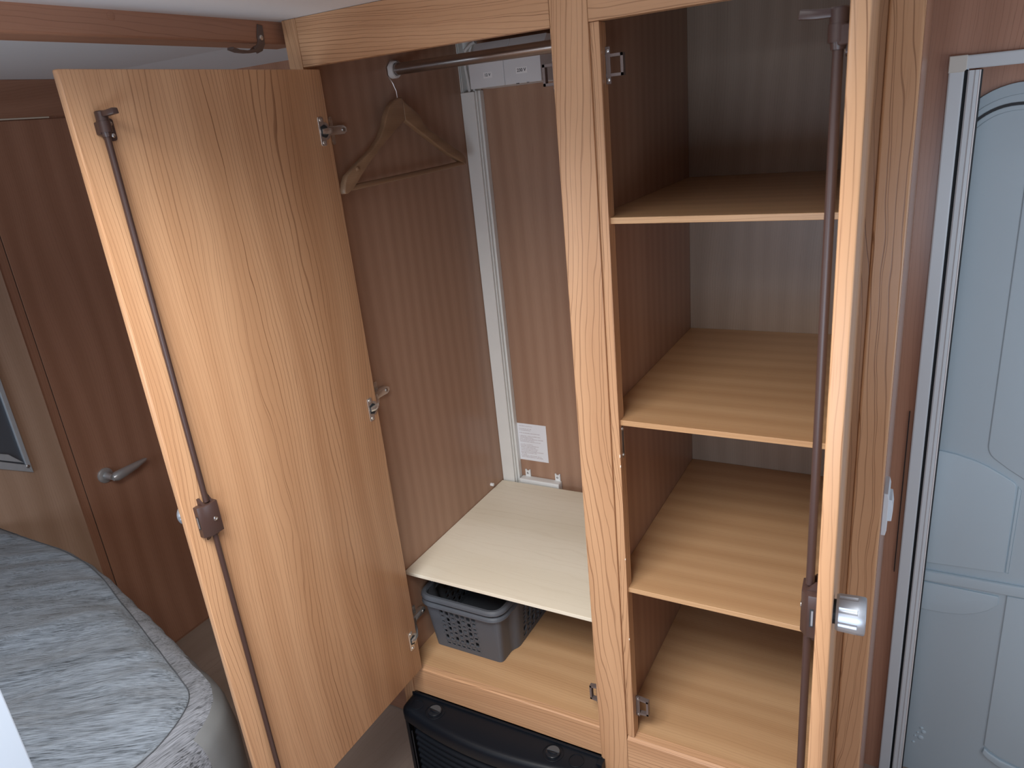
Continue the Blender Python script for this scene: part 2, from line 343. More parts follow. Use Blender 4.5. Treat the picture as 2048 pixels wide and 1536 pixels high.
# ------------------------------------------------------------------ entrance door
e1 = thing('door_1', (1.30, YB, FZ), 'grey blue moulded entrance door with rounded top and pale frame', 'door', kind='structure')
obj('outer_trim', box(BX(1.0545, 1.0815, 0.632, YB, FZ, 1.7405, bev=0.003), 1.0545, 1.62, 0.632, YB, 1.7415, 1.7665, bev=0.003), 'trim_grey', e1)
obj('corner_cap', prism(bmn(), [(1.0535, 1.7675), (1.0535, 1.737), (1.080, 1.737), (1.0845, 1.7415), (1.0845, 1.7675)], 'y', 0.6305, YB, bev=0.0012, seg=1), 'trim_beige', e1)
obj('trim_gap', BX(1.0805, 1.0885, 0.652, 0.66, FZ, 1.741), 'gasket', e1)
it = obj('inner_trim', prism(bmn(), [(1.0875, 0.6345), (1.0900, 0.6325), (1.098, 0.6335), (1.1005, 0.6322), (1.1065, 0.634), (1.1065, 0.70), (1.0875, 0.70)], 'z', FZ, 1.7385), 'trim_grey', e1)
obj('inner_lip', BX(1.1068, 1.1095, 0.6335, 0.70, FZ, 1.7385, bev=0.0008), 'label_white', e1)
obj('inner_shadow_strip', BX(1.1096, 1.1135, 0.655, 0.70, FZ, 1.7385), 'gasket', e1)
obj('head_panel', BX(1.09, 1.62, 0.690, 0.70, 1.50, 1.80), 'cherry_z', e1)
def archplate(x0, ztop, r, y0, y1, z0=FZ, x1=1.60, bev=0.0):
    poly = [(x0, z0), (x1, z0)] + arc(x1 - r, ztop - r, r, 0, 90, 14) + arc(x0 + r, ztop - r, r, 90, 180, 14)
    return prism(bmn(), poly, 'y', y0, y1, bev=bev)
obj('frame_ring', archplate(1.06, 1.709, 0.13, 0.682, 0.690, x1=1.62, bev=0.002), 'door_grey', e1, smooth=True)
obj('ring_step', archplate(1.066, 1.687, 0.122, 0.680, 0.688, x1=1.614, bev=0.003), 'door_grey', e1, smooth=True)
obj('seal', archplate(1.078, 1.6715, 0.102, 0.679, 0.688, x1=1.602), 'gasket', e1)
lf = obj('leaf', archplate(1.081, 1.6665, 0.099, 0.676, 0.688, x1=1.599, bev=0.004), 'door_grey', e1, smooth=True)
obj('leaf_field', archplate(1.089, 1.6575, 0.092, 0.674, 0.680, x1=1.591, bev=0.003), 'door_grey', lf, smooth=True)
yp0, yp1 = 0.6705, 0.676
def panel(name, poly, y0=yp0, y1=yp1, bev=0.003, mat='door_grey', par=None): return obj(name, prism(bmn(), poly, 'y', y0, y1, bev=bev, seg=3), mat, par or lf, smooth=True)
panel('upper_panel', [(1.2085, 1.52), (1.2085, 0.932), (1.2105, 0.921), (1.2155, 0.911), (1.222, 0.903), (1.252, 0.880), (1.286, 0.858), (1.33, 0.842), (1.38, 0.834), (1.56, 0.834), (1.56, 1.52)], 0.6715)
panel('pocket_panel', [(1.095, 0.9105), (1.121, 0.9085), (1.150, 0.9035), (1.1875, 0.893), (1.215, 0.881), (1.240, 0.867), (1.262, 0.8535), (1.2695, 0.848), (1.2725, 0.842), (1.2732, 0.832), (1.2760, 0.6075), (1.095, 0.5990)], 0.668)
panel('pocket_return', [(1.277, 0.84), (1.2772, 0.607), (1.2845, 0.605), (1.2842, 0.83)], 0.6725)
panel('ledge', [(1.095, 0.579), (1.56, 0.579), (1.56, 0.549), (1.095, 0.549)], 0.664, bev=0.004)
panel('lower_pocket_lip', [(1.095, 0.5435), (1.272, 0.5385), (1.2735, 0.530), (1.2735, 0.514), (1.255, 0.492), (1.232, 0.477), (1.205, 0.4665), (1.165, 0.4605), (1.095, 0.459)], 0.6695)
panel('lower_panel', [(1.2885, 0.545), (1.2905, 0.075), (1.305, 0.062), (1.33, 0.048), (1.37, 0.035), (1.45, 0.028), (1.56, 0.028), (1.56, 0.545)], 0.670)
panel('lower_ridge', [(1.2885, 0.052), (1.2925, 0.068), (1.306, 0.056), (1.33, 0.043), (1.37, 0.031), (1.45, 0.024), (1.56, 0.024), (1.56, -0.002), (1.45, -0.002), (1.37, 0.006), (1.325, 0.022), (1.30, 0.038)], 0.666)
for (bx_, bz_, br) in ((1.1482, 0.0405, 0.0078), (1.1535, 0.0620, 0.0066), (1.1478, 0.0740, 0.0048), (1.1400, 0.0560, 0.0030), (1.1345, 0.0430, 0.0030), (1.1325, 0.0195, 0.0042)):
    obj('paint_bubble', lathe(bmn(), [(0, br), (0.0012, br * 0.9), (0.0024, br * 0.62), (0.003, br * 0.2)], (bx_, 0.6742, bz_), (0, -1, 0), 14), 'door_grey', lf, smooth=True)
struct('trim_4', BX(1.0445, 1.0465, 0.640, YB, 0.575, 1.012), 'dark_gap', 'thin dark slot in wall beside door frame', 'trim')

# ------------------------------------------------------------------ wardrobe
XA, XB, XR0, XR1, XW, XLI = 0.500, 0.5638, 0.9755, 1.0184, 0.5458, -0.036
D = 0.606
wd = thing('wardrobe', (0.48, 0.30, FZ), 'tall beech-look wardrobe with both doors open, hanging space and shelves', 'wardrobe')
wl = wd
obj('stile', BX(-0.055, -0.0213, 0, 0.02, FZ, CZ - 0.0005, bev=0.0012), 'frame_z', wd)
obj('post', BX(XA, XB, 0, 0.022, FZ, CZ - 0.0005, bev=0.0015), 'frame_z', wd)
obj('stile', BX(XR0, XR1 - 0.001, 0, 0.022, FZ, CZ - 0.0005, bev=0.0035, seg=3), 'frame_z', wd)
obj('top_rail', BX(-0.0209, XA - 0.0006, 0.0005, 0.02, 1.8647, CZ - 0.0005, bev=0.001), 'frame_x', wd)
obj('top_rail', BX(XB + 0.0012, XR0 - 0.0006, -0.002, 0.02, 1.8636, CZ - 0.0005, bev=0.001), 'frame_x', wd)
# rebate strips behind the door edges
obj('rebate_strip', box(BX(XB + 0.0003, 0.5700, 0.0055, 0.03, 0.4515, 1.8630), 0.5680, 0.5805, 0.0030, 0.030, 0.4515, 1.8632, bev=0.0010), 'frame_z', wd)
obj('rebate_strip', BX(0.9575, XR0 - 0.0005, 0.010, 0.03, 0.4515, 1.8630, bev=0.001), 'wood_z', wd)
obj('rebate_strip', BX(0.4965, XA + 0.002, 0.006, 0.030, 0.4485, 1.8640, bev=0.001), 'wood_z', wd)
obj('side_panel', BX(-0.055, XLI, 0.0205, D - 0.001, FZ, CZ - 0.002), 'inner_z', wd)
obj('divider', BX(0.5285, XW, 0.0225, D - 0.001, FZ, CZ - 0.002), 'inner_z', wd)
obj('side_panel', BX(1.0010, XR1 - 0.0005, 0.0225, YB - 0.001, FZ, CZ - 0.002), 'cherry_z', wd)
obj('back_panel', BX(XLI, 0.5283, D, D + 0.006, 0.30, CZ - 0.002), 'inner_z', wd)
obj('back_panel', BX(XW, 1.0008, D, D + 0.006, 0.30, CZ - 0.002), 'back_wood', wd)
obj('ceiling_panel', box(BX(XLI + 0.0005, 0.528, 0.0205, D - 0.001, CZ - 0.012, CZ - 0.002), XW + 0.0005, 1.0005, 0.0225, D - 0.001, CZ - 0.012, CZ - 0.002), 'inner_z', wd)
obj('floor_board', BX(XLI + 0.0003, 0.5280, 0.0205, D - 0.001, 0.432, 0.448), 'shelf_wood', wd)
obj('floor_board', BX(XW + 0.0003, 1.0005, 0.0225, D - 0.001, 0.436, 0.452), 'shelf_wood', wd)
# fronts of the base
obj('base_front', prism(bmn(), [(0.0040, 0.3680), (0.0040, 0.4450), (0.0065, 0.4480), (0.0200, 0.4480), (0.0200, 0.3680)], 'x', -0.0209, XA - 0.0006), 'wood_x', wd)
obj('base_front', prism(bmn(), [(-0.0010, FZ + 0.06), (-0.0010, 0.4430), (0.0050, 0.4495), (0.0220, 0.4515), (0.0220, FZ + 0.06)], 'x', XB + 0.0012, XR0 - 0.0006), 'wood_x', wd)
for z in (1.5671, 1.2002, 0.8341):
    o = obj('shelf', BX(XW + 0.0002, 1.0008, 0.012, D - 0.0005, z - 0.0105, z, bev=0.0008), 'shelf_wood', wd)
# chips of pale core along the strip
for (x, z, l) in ((0.5795, 1.128, 0.006), (0.5797, 1.108, 0.004), (0.5800, 0.712, 0.004), (0.5799, 0.905, 0.003)):
    obj('edge_chip', BX(x - 0.0006, x + 0.0009, 0.0024, 0.0040, z, z + l), 'chip_white', wd)

# keepers for the rod locks
def keeper(x, s, zc, zh, loop, y=0.026, reach=0.027, narrow=1.0, fixed='strip'):
    """U-shaped loop standing out sideways (s = +1 right, -1 left) from an upright plate"""
    p = obj('keeper', BX(x + s * 0.0002, x + s * 0.0080, y - 0.0045, y - 0.0025, zc - zh, zc + zh, bev=0.0006), 'hook_brown', wd)
    b = bmn(); a = loop
    pts = [(x, y, zc + a), (x + s * reach, y, zc + a * narrow), (x + s * reach, y, zc - a * narrow), (x, y, zc - a)]
    w = 0.0022
    for (p0, p1) in ((pts[0], pts[1]), (pts[1], pts[2]), (pts[2], pts[3])):
        v0, v1 = Vector(p0), Vector(p1); t = (v1 - v0).normalized(); n = t.cross(Vector((0, 1, 0))) * w; q = Vector((0, 0.005, 0))
        v0 = v0 - t * w; v1 = v1 + t * w
        vs = [b.verts.new(c) for c in (v0 + n - q, v0 - n - q, v0 - n + q, v0 + n + q, v1 + n - q, v1 - n - q, v1 - n + q, v1 + n + q)]
        for f in ((0, 1, 2, 3), (7, 6, 5, 4), (0, 4, 5, 1), (1, 5, 6, 2), (2, 6, 7, 3), (3, 7, 4, 0)): b.faces.new([vs[i] for i in f])
    obj('keeper_loop', b, 'hook_brown', p)
    for dz in (-1, 1): screw(p, (x + s * 0.0042, y - 0.0045, zc + dz * (zh - 0.006)), (0, -1, 0), 0.0028)
keeper(0.5806, 1, 1.8003, 0.0270, 0.0140, narrow=1.02)
keeper(0.5806, 1, 0.5230, 0.0260, 0.0200, reach=0.025, narrow=0.85)
keeper(0.4964, -1, 1.7975, 0.0270, 0.0145, reach=0.0235)
keeper(0.4964, -1, 0.5220, 0.0260, 0.0190, reach=0.0215, narrow=0.85)
kp = obj('keeper_plate', BX(0.5805, 0.5812, 0.013, 0.024, 1.123, 1.186, bev=0.0003, seg=1), 'steel', wd)
for z in (1.128, 1.181): screw(kp, (0.5812, 0.0175, z), (1, 0, 0), 0.003, 'nickel')

# hanging rail
rl = obj('hanging_rail', tube(bmn(), [(XLI + 0.004, 0.297, 1.8625), (0.2, 0.297, 1.8622), (0.5270, 0.297, 1.8620)], 0.0125, 24), 'rail_metal', wd, smooth=True)
b = lathe(bmn(), [(0, 0.0185), (0.012, 0.0185), (0.0135, 0.0175), (0.0135, 0.0135), (0.002, 0.0135)], (XLI, 0.297, 1.8625), (1, 0, 0), 24)
ho = obj('rail_holder', b, 'white_plastic', rl, smooth=True)

# doors -------------------------------------------------------------
def knob(parent, loc, s, tf):
    """fluted push-lock knob pointing along s*x"""
    prof = [(0, 0.0195), (0.003, 0.0210), (0.003, 0.0210), (0.022, 0.0216), (0.0225, 0.0216), (0.029, 0.0214), (0.0305, 0.0205), (0.0310, 0.017)]
    def mod(j, k): return 0.93 if (2 <= j <= 3 and k % 8 in (0, 1)) else 1.0
    b = lathe(bmn(), prof, (loc[0] + s * 0.003, loc[1], loc[2]), (s, 0, 0), 64, mod); tf(b)
    k = obj('knob', b, 'chrome_dull', parent, smooth=True)
    b = lathe(bmn(), [(0, 0.014), (0.003, 0.014)], loc, (s, 0, 0), 24); tf(b); obj('knob_collar', b, 'gasket', parent)
    return k
def lock_rod(parent, xf, s, y, ztop, zbot, zc, tf, away):
    """brown rod lock on the inner face x = xf, standing off along s*x; away = y sign towards the free edge"""
    xr = xf + s * 0.0095
    b = tube(bmn(), [(xr, y, zbot), (xr, y, zc - 0.030)], 0.0048, 12); tube(b, [(xr, y, zc + 0.030), (xr, y, ztop - 0.03)], 0.0048, 12); tf(b)
    obj('lock_rod', b, 'brown_plastic', parent, smooth=True)
    # upper guide with two screws and the locking tongue
    b = bmn(); lathe(b, [(0, 0.0062), (0.006, 0.0072), (0.006, 0.0092), (0.021, 0.0092), (0.0212, 0.0084), (0.033, 0.0084), (0.0345, 0.0070)], (xr, y, ztop - 0.034), (0, 0, 1), 20)
    box(b, xf, xf + s * 0.010, y + away * 0.0088, y - away * 0.004, ztop - 0.031, ztop - 0.014, bev=0.001, seg=1)
    prism(b, rrect(min(y, y - away * 0.019), max(y, y - away * 0.019), ztop - 0.040, ztop - 0.010, 0.004), 'x', xf, xf + s * 0.0035)
    tf(b); g = obj('rod_guide', b, 'brown_plastic', parent, smooth=True)
    b = prism(bmn(), [(xr, ztop - 0.0075), (xr, ztop - 0.0005), (xr + s * 0.018, ztop + 0.0005), (xr + s * 0.031, ztop + 0.0020), (xr + s * 0.033, ztop + 0.0010), (xr + s * 0.034, ztop - 0.0060), (xr + s * 0.018, ztop - 0.0075)], 'y', y - 0.0045, y + 0.0045, bev=0.0012)
    tf(b); obj('tongue', b, 'brown_plastic', parent, smooth=True)
    for dz in (-0.017, -0.033):
        b = lathe(bmn(), [(0, 0.0032), (0.0012, 0.003), (0.0018, 0.002), (0.0018, 0.001), (0.0008, 0.0008)], (xf + s * 0.0035, y - away * 0.0135, ztop + dz), (s, 0, 0), 12); tf(b)
        obj('screw', b, 'steel', parent, smooth=True)
    # lock case, chamfered towards the free edge
    ya, yb = y + away * 0.0205, y - away * 0.0150
    b = prism(bmn(), [(xf, ya), (xf + s * 0.0095, ya), (xf + s * 0.0175, ya - away * 0.010), (xf + s * 0.0175, yb + away * 0.001), (xf + s * 0.016, yb), (xf, yb)], 'z', zc - 0.030, zc + 0.027, bev=0.0012)
    for sg in (1, -1):
        for yy in (y + away * 0.0085, y - away * 0.0085):
            z0 = zc + (0.026 if sg > 0 else -0.029)
            prism(b, [(xf, z0), (xf + s * 0.013, z0), (xf + s * 0.003, z0 + sg * 0.0115), (xf, z0 + sg * 0.0115)], 'y', yy - 0.0022, yy + 0.0022)
    tf(b); cs = obj('lock_case', b, 'brown_plastic', parent, smooth=True)
    b = BX(xf + s * 0.0030, xf + s * 0.0072, ya - away * 0.001, ya + away * 0.0006, zc - 0.014, zc + 0.010); tf(b); obj('bolt_slot', b, 'gasket', parent)
    b = BX(xf + s * 0.0036, xf + s * 0.0056, ya, ya + away * 0.0010, zc - 0.012, zc + 0.008); tf(b); obj('bolt', b, 'chrome_dull', parent)
    b = lathe(bmn(), [(0, 0.0042), (0.001, 0.004), (0.0016, 0.0028), (0.0016, 0.0015), (0.0006, 0.001)], (xf + s * 0.0175, y - away * 0.0035, zc - 0.003), (s, 0, 0), 16); tf(b)
    obj('screw', b, 'steel', parent, smooth=True)
ang1 = math.radians(-0.35)
tf1 = lambda b: rotz(b, ang1, 0.0195, 0.0)
b = BX(0.0065, 0.0195, -0.504, 0.0, 0.456, 1.857, bev=0.0022, seg=3); tf1(b)
dl = obj('door', b, 'wood_z', wd, smooth=True); dl['label'] = 'left wardrobe door swung open, inner face with rod lock'
lock_rod(dl, 0.0195, 1, -0.4655, 1.8020, 0.457, 1.158, tf1, -1)
knob(dl, (0.0065, -0.4680, 1.158), -1, tf1)
def hinge(parent, z, xf, tf):
    b = prism(bmn(), rrect(-0.0315, -0.0165, z - 0.0262, z + 0.0262, 0.003), 'x', xf, xf + 0.0018, bev=0.0006, seg=1)
    prism(b, arc(-0.0180, z, 0.0165, -78, 78, 12), 'x', xf, xf + 0.0018)
    tf(b); p = obj('hinge', b, 'nickel', parent, smooth=True)
    b = prism(bmn(), arc(-0.0200, z, 0.0122, -80, 80, 10) + [(-0.0275, z + 0.0085), (-0.0275, z - 0.0085)], 'x', xf + 0.0016, xf + 0.0026); tf(b); obj('hinge_cup', b, 'gasket', parent)
    b = bmn(); tube(b, [(xf + 0.001, -0.0250, z), (xf + 0.0035, -0.018, z), (xf - 0.001, -0.004, z), (xf - 0.016, 0.016, z), (xf - 0.036, 0.036, z), (xf - 0.046, 0.050, z)], [0.0052, 0.0062, 0.0066, 0.0066, 0.0064, 0.0060], 8)
    tf(b); obj('hinge_link', b, 'nickel', parent, smooth=True)
    b = prism(bmn(), [(0.042, z + 0.0075), (0.046, z + 0.009), (0.088, z + 0.009), (0.097, z + 0.004), (0.097, z - 0.004), (0.088, z - 0.009), (0.046, z - 0.009), (0.042, z - 0.0075)], 'x', XLI + 0.0005, XLI + 0.015, bev=0.002)
    obj('hinge_arm', b, 'nickel', parent, smooth=True)
    b = prism(bmn(), rrect(0.060, 0.071, z - 0.027, z + 0.027, 0.004), 'x', XLI + 0.0002, XLI + 0.0022); obj('mounting_plate', b, 'nickel', parent)
    for dz in (-0.0205, 0.0205):
        b = lathe(bmn(), [(0, 0.0036), (0.0012, 0.0034), (0.0018, 0.0022), (0.0018, 0.001), (0.0008, 0.0008)], (xf + 0.0018, -0.0240, z + dz), (1, 0, 0), 12); tf(b); obj('screw', b, 'nickel', parent, smooth=True)
        b = lathe(bmn(), [(0, 0.003), (0.0014, 0.0026)], (XLI + 0.0022, 0.0655, z + dz), (1, 0, 0), 10); obj('screw', b, 'nickel', parent)
    b = lathe(bmn(), [(0, 0.0042), (0.0015, 0.004), (0.002, 0.002)], (XLI + 0.015, 0.086, z), (1, 0, 0), 12); obj('screw', b, 'steel', parent, smooth=True)
for z in (1.7476, 1.1745, 0.5570): hinge(dl, z, 0.0195, tf1)
# right door, opened a little past square
ang2 = math.radians(2.9)
tf2 = lambda b: rotz(b, ang2, 0.965, 0.0)
b = BX(0.9485, 0.9650, -0.420, 0.0, 0.456, 1.857, bev=0.0022, seg=3); tf2(b)
dr = obj('door', b, 'wood_z', wd, smooth=True); dr['label'] = 'right wardrobe door seen edge on'
lock_rod(dr, 0.9485, -1, -0.3815, 1.8030, 0.457, 1.176, tf2, -1)
knob(dr, (0.9650, -0.3840, 1.176), 1, tf2)

# light switch on the right side panel
sw = thing('light_switch', (XR1, 0.05, 1.036), 'small pale grey rocker switch on the side of wardrobe near entrance', 'light switch')
obj('plate', prism(bmn(), [(XR1 - 0.0004, 1.0385), (XR1 + 0.006, 1.0385), (XR1 + 0.0078, 1.048), (XR1 + 0.0078, 1.106), (XR1 + 0.0055, 1.1150), (XR1 - 0.0004, 1.1150)], 'y', 0.030, 0.095, bev=0.001), 'switch_grey', sw)
obj('rocker', prism(bmn(), [(XR1 + 0.007, 1.0590), (XR1 + 0.0135, 1.0600), (XR1 + 0.0145, 1.0800), (XR1 + 0.0118, 1.0985), (XR1 + 0.007, 1.0990)], 'y', 0.042, 0.083, bev=0.001), 'switch_grey', sw)

# ------------------------------------------------------------------ inside the hanging space
hg = thing('clothes_hanger', (0.0, 0.264, 1.626), 'wooden clothes hanger hanging from the metal rail', 'clothes hanger')
armL = [(0.2551, 1.8018), (0.2365, 1.7983), (0.2118, 1.7832), (0.1966, 1.7641), (0.185, 1.7448), (0.1662, 1.7242), (0.132, 1.702), (0.0694, 1.6737), (0.0640, 1.6705), (0.0413, 1.6593), (0.0310, 1.6450), (0.0266, 1.6300), (0.0285, 1.6250), (0.0351, 1.6243), (0.0555, 1.6324), (0.0863, 1.6543), (0.1214, 1.6783), (0.1881, 1.7166), (0.2635, 1.7540), (0.2640, 1.8015)]
armR = [(0.2640, 1.7985), (0.2760, 1.7900), (0.3001, 1.7758), (0.3203, 1.7645), (0.3345, 1.7425), (0.3551, 1.7284), (0.4307, 1.692), (0.4835, 1.6669), (0.4960, 1.6560), (0.5005, 1.6488), (0.4978, 1.6371), (0.474, 1.6453), (0.417, 1.6703), (0.3323, 1.7169), (0.2645, 1.7540)]
obj('arm', prism(bmn(), armL, 'x', -0.0075, 0.0075, bev=0.003, seg=3), 'hanger_wood', hg, smooth=True)
obj('arm', prism(bmn(), armR, 'x', -0.0075, 0.0075, bev=0.003, seg=3), 'hanger_wood', hg, smooth=True)
obj('trouser_bar', tube(bmn(), [(0, 0.052, 1.6340), (0, 0.2, 1.6358), (0, 0.35, 1.6380), (0, 0.489, 1.6408)], 0.0062, 12), 'hanger_wood', hg, smooth=True)
obj('hook', tube(bmn(), [(0, 0.2548, 1.795), (0, 0.2550, 1.815), (-0.003, 0.2500, 1.832), (-0.010, 0.2455, 1.848), (-0.014, 0.250, 1.866), (-0.016, 0.268, 1.8800), (-0.017, 0.292, 1.8800), (-0.018, 0.318, 1.8720), (-0.018, 0.326, 1.860)], 0.0014, 8), 'steel', hg, smooth=True)
obj('notch_peg', lathe(bmn(), [(0, 0.0042), (0.004, 0.004), (0.005, 0.002)], (0.0070, 0.0735, 1.6690), (1, 0, 0), 12), 'hanger_wood', hg, smooth=True)

fb = thing('fuse_box', (0.1375, 0.555, 1.81), 'white two-part fuse box marked 12 V and 230 V high on back panel', 'fuse box')
def fuse_half(x0, x1):
    return prism(bmn(), [(0.500, 1.8105), (0.500, 1.8655), (0.545, 1.9130), (D - 0.0005, 1.9130), (D - 0.0005, 1.8105)], 'x', x0, x1, bev=0.0015)
c1 = obj('cover', fuse_half(0.0415, 0.1368), 'box_plastic', fb); c2 = obj('cover', fuse_half(0.1376, 0.2345), 'box_plastic', fb)
obj('latch', BX(0.168, 0.176, 0.4995, 0.502, 1.8100, 1.8115), 'gasket', c2); obj('latch', BX(0.196, 0.202, 0.4995, 0.502, 1.8100, 1.8112), 'gasket', c2)
obj('label_sticker', BX(0.0810, 0.1050, 0.4994, 0.5003, 1.8310, 1.8440), 'label_white', c1); obj('label_sticker', BX(0.1700, 0.1990, 0.4994, 0.5003, 1.8315, 1.8455), 'label_white', c2)
def text(s, x, y, z, size, parent, name):
    cu = bpy.data.curves.new(name, 'FONT'); cu.body = s; cu.size = size; cu.align_x = 'CENTER'; cu.align_y = 'CENTER'; cu.extrude = 0.0001; cu.offset = 0.00018
    tmp = bpy.data.objects.new(name + '_tmp', cu); COL.objects.link(tmp)
    dg = bpy.context.evaluated_depsgraph_get(); me = bpy.data.meshes.new_from_object(tmp.evaluated_get(dg))
    bpy.data.objects.remove(tmp); b = bmn(); b.from_mesh(me); bpy.data.meshes.remove(me)
    bmesh.ops.rotate(b, verts=b.verts, cent=(0, 0, 0), matrix=Matrix.Rotation(math.pi / 2, 3, 'X')); bmesh.ops.translate(b, verts=b.verts, vec=(x, y, z))
    return obj(name, b, 'ink', parent)
text('12 V', 0.0925, 0.4992, 1.8375, 0.0088, c1, 'lettering'); text('230 V', 0.1847, 0.4992, 1.8385, 0.0098, c2, 'lettering')

du = thing('cable_duct', (-0.015, 0.59, 0.66), 'white plastic cable duct running up the back corner', 'cable duct')
obj('cover', BX(XLI + 0.0008, 0.0045, 0.573, D - 0.001, 0.660, 1.8075, bev=0.0015), 'duct_plastic', du)
obj('side_channel', box(BX(0.0050, 0.0085, 0.580, D - 0.001, 0.660, 1.8095, bev=0.0006), 0.0090, 0.0150, 0.588, D - 0.001, 0.660, 1.8095, bev=0.0006), 'duct_plastic', du)
obj('open_channel', box(box(BX(XLI + 0.0008, XLI + 0.0028, 0.576, D - 0.001, 1.808, 1.936), XLI + 0.0050, XLI + 0.0066, 0.578, D - 0.001, 1.808, 1.936), XLI + 0.003, 0.0100, 0.600, D - 0.001, 1.808, 1.936), 'duct_plastic', du)
obj('cable', tube(bmn(), [(-0.0120, 0.582, 1.806), (-0.0125, 0.580, 1.83), (-0.0150, 0.578, 1.86), (-0.014, 0.575, 1.885), (-0.002, 0.565, 1.905), (0.018, 0.562, 1.916), (0.030, 0.562, 1.92)], 0.0042, 10), 'cable_white', du, smooth=True)
obj('cable', tube(bmn(), [(0.0000, 0.585, 1.806), (0.0010, 0.580, 1.85), (0.004, 0.575, 1.90), (0.02, 0.57, 1.925)], 0.0034, 10), 'cable_white', du, smooth=True)

tag(obj('paper_notice', BX(0.0103, 0.1105, D - 0.0008, D - 0.0003, 0.7550, 0.8760), 'printed_paper'), 'white printed instruction sheet stuck low on the back panel', 'paper')
cb = thing('clip_rail', (0.085, 0.59, 0.69), 'white plastic rail with two screw clips behind the loose board', 'bracket')
obj('bar', BX(0.0185, 0.1505, 0.5785, D - 0.001, 0.6700, 0.7020, bev=0.003), 'white_plastic', cb)
for x in (0.0385, 0.1385):
    c = obj('clip', prism(bmn(), [(x - 0.0085, 0.700), (x + 0.0085, 0.700), (x + 0.0085, 0.7245), (x + 0.005, 0.7245), (x + 0.003, 0.7205), (x - 0.003, 0.7205), (x - 0.005, 0.7245), (x - 0.0085, 0.7245)], 'y', D - 0.006, D - 0.001, bev=0.0008, seg=1), 'white_plastic', cb)
    screw(c, (x, D - 0.006, 0.7130), (0, -1, 0), 0.0036)
tag(obj('loose_board', prism(bmn(), [(XLI + 0.0012, 0.0565), (0.5270, 0.0575), (0.5270, 0.5765), (XLI + 0.0012, 0.5660)], 'z', 0.6850, 0.6942, bev=0.0006, seg=1), 'ply'), 'pale plywood board laid as a shelf above the baskets', 'board')
for nm, y in (('shelf_peg', 0.500),):
    tag(obj(nm, lathe(bmn(), [(0, 0.005), (0.009, 0.005), (0.010, 0.0035)], (XLI + 0.0002, 0.5005, 0.7125), (1, 0, 0), 14), 'white_plastic', smooth=True), 'small white peg on side panel above the loose board', 'peg')

# ------------------------------------------------------------------ nested baskets
def hole_wall(bm, P, cols, th):
    """P(s,t,d): point on the wall at width s, height t (0..1), depth d. cols: list of (s0,s1,[(t0,t1,hw,hh)|(t0,t1,None)])"""
    n = 16
    def ring(s0, s1, t0, t1, hw, hh):
        sc, tc_ = (s0 + s1) / 2, (t0 + t1) / 2; out, inn = [], []
        for k in range(n):
            a = 2 * math.pi * (k + 0.5) / n; c, s = math.cos(a), math.sin(a); m = max(abs(c), abs(s))
            out.append((sc + (s1 - s0) / 2 * c / m, tc_ + (t1 - t0) / 2 * s / m))
            e = 0.65; inn.append((sc + hw * math.copysign(abs(c) ** e, c), tc_ + hh * math.copysign(abs(s) ** e, s)))
        return out, inn
    for s0, s1, cells in cols:
        for c in cells:
            if c[2] is None:
                f = [bm.verts.new(P(s, t, 0)) for s, t in ((s0, c[0]), (s1, c[0]), (s1, c[1]), (s0, c[1]))]; bm.faces.new(f)
                f = [bm.verts.new(P(s, t, th)) for s, t in ((s0, c[0]), (s1, c[0]), (s1, c[1]), (s0, c[1]))]; bm.faces.new(f[::-1])
                continue
            out, inn = ring(s0, s1, c[0], c[1], c[2], c[3])
            A = [bm.verts.new(P(*q, 0)) for q in out]; B = [bm.verts.new(P(*q, 0)) for q in inn]
            A2 = [bm.verts.new(P(*q, th)) for q in out]; B2 = [bm.verts.new(P(*q, th)) for q in inn]
            for k in range(n):
                j = (k + 1) % n
                bm.faces.new((A[k], A[j], B[j], B[k])); bm.faces.new((A2[j], A2[k], B2[k], B2[j])); bm.faces.new((B[k], B[j], B2[j], B2[k]))
            # square corners left by the ring
            for sx in (-1, 1):
                for sy in (-1, 1):
                    pass
    return bm
def columns(ncol, wlo, whi, tlo, thi):
    cols = []; w = (whi - wlo) / ncol; H = thi - tlo
    A = [(0.13, .36, .052), (0.20, .33, .082), (0.12, .32, .032), (0.13, .35, .050), (0.13, .30, .030), (0.14, .35, .052), (0.15, .35, .055)]
    B = [(0.13, .36, .052), (0.12, .32, .032), (0.14, .35, .052), (0.28, .34, .122), (0.14, .35, .052), (0.19, .34, .060)]
    for i in range(ncol):
        t = tlo; cells = []
        for (hgt, hw, hh) in (A if i % 2 == 0 else B):
            cells.append((t, t + hgt * H, hw * w, hh * H)); t += hgt * H
        cols.append((wlo + i * w, wlo + (i + 1) * w, cells))
    return cols
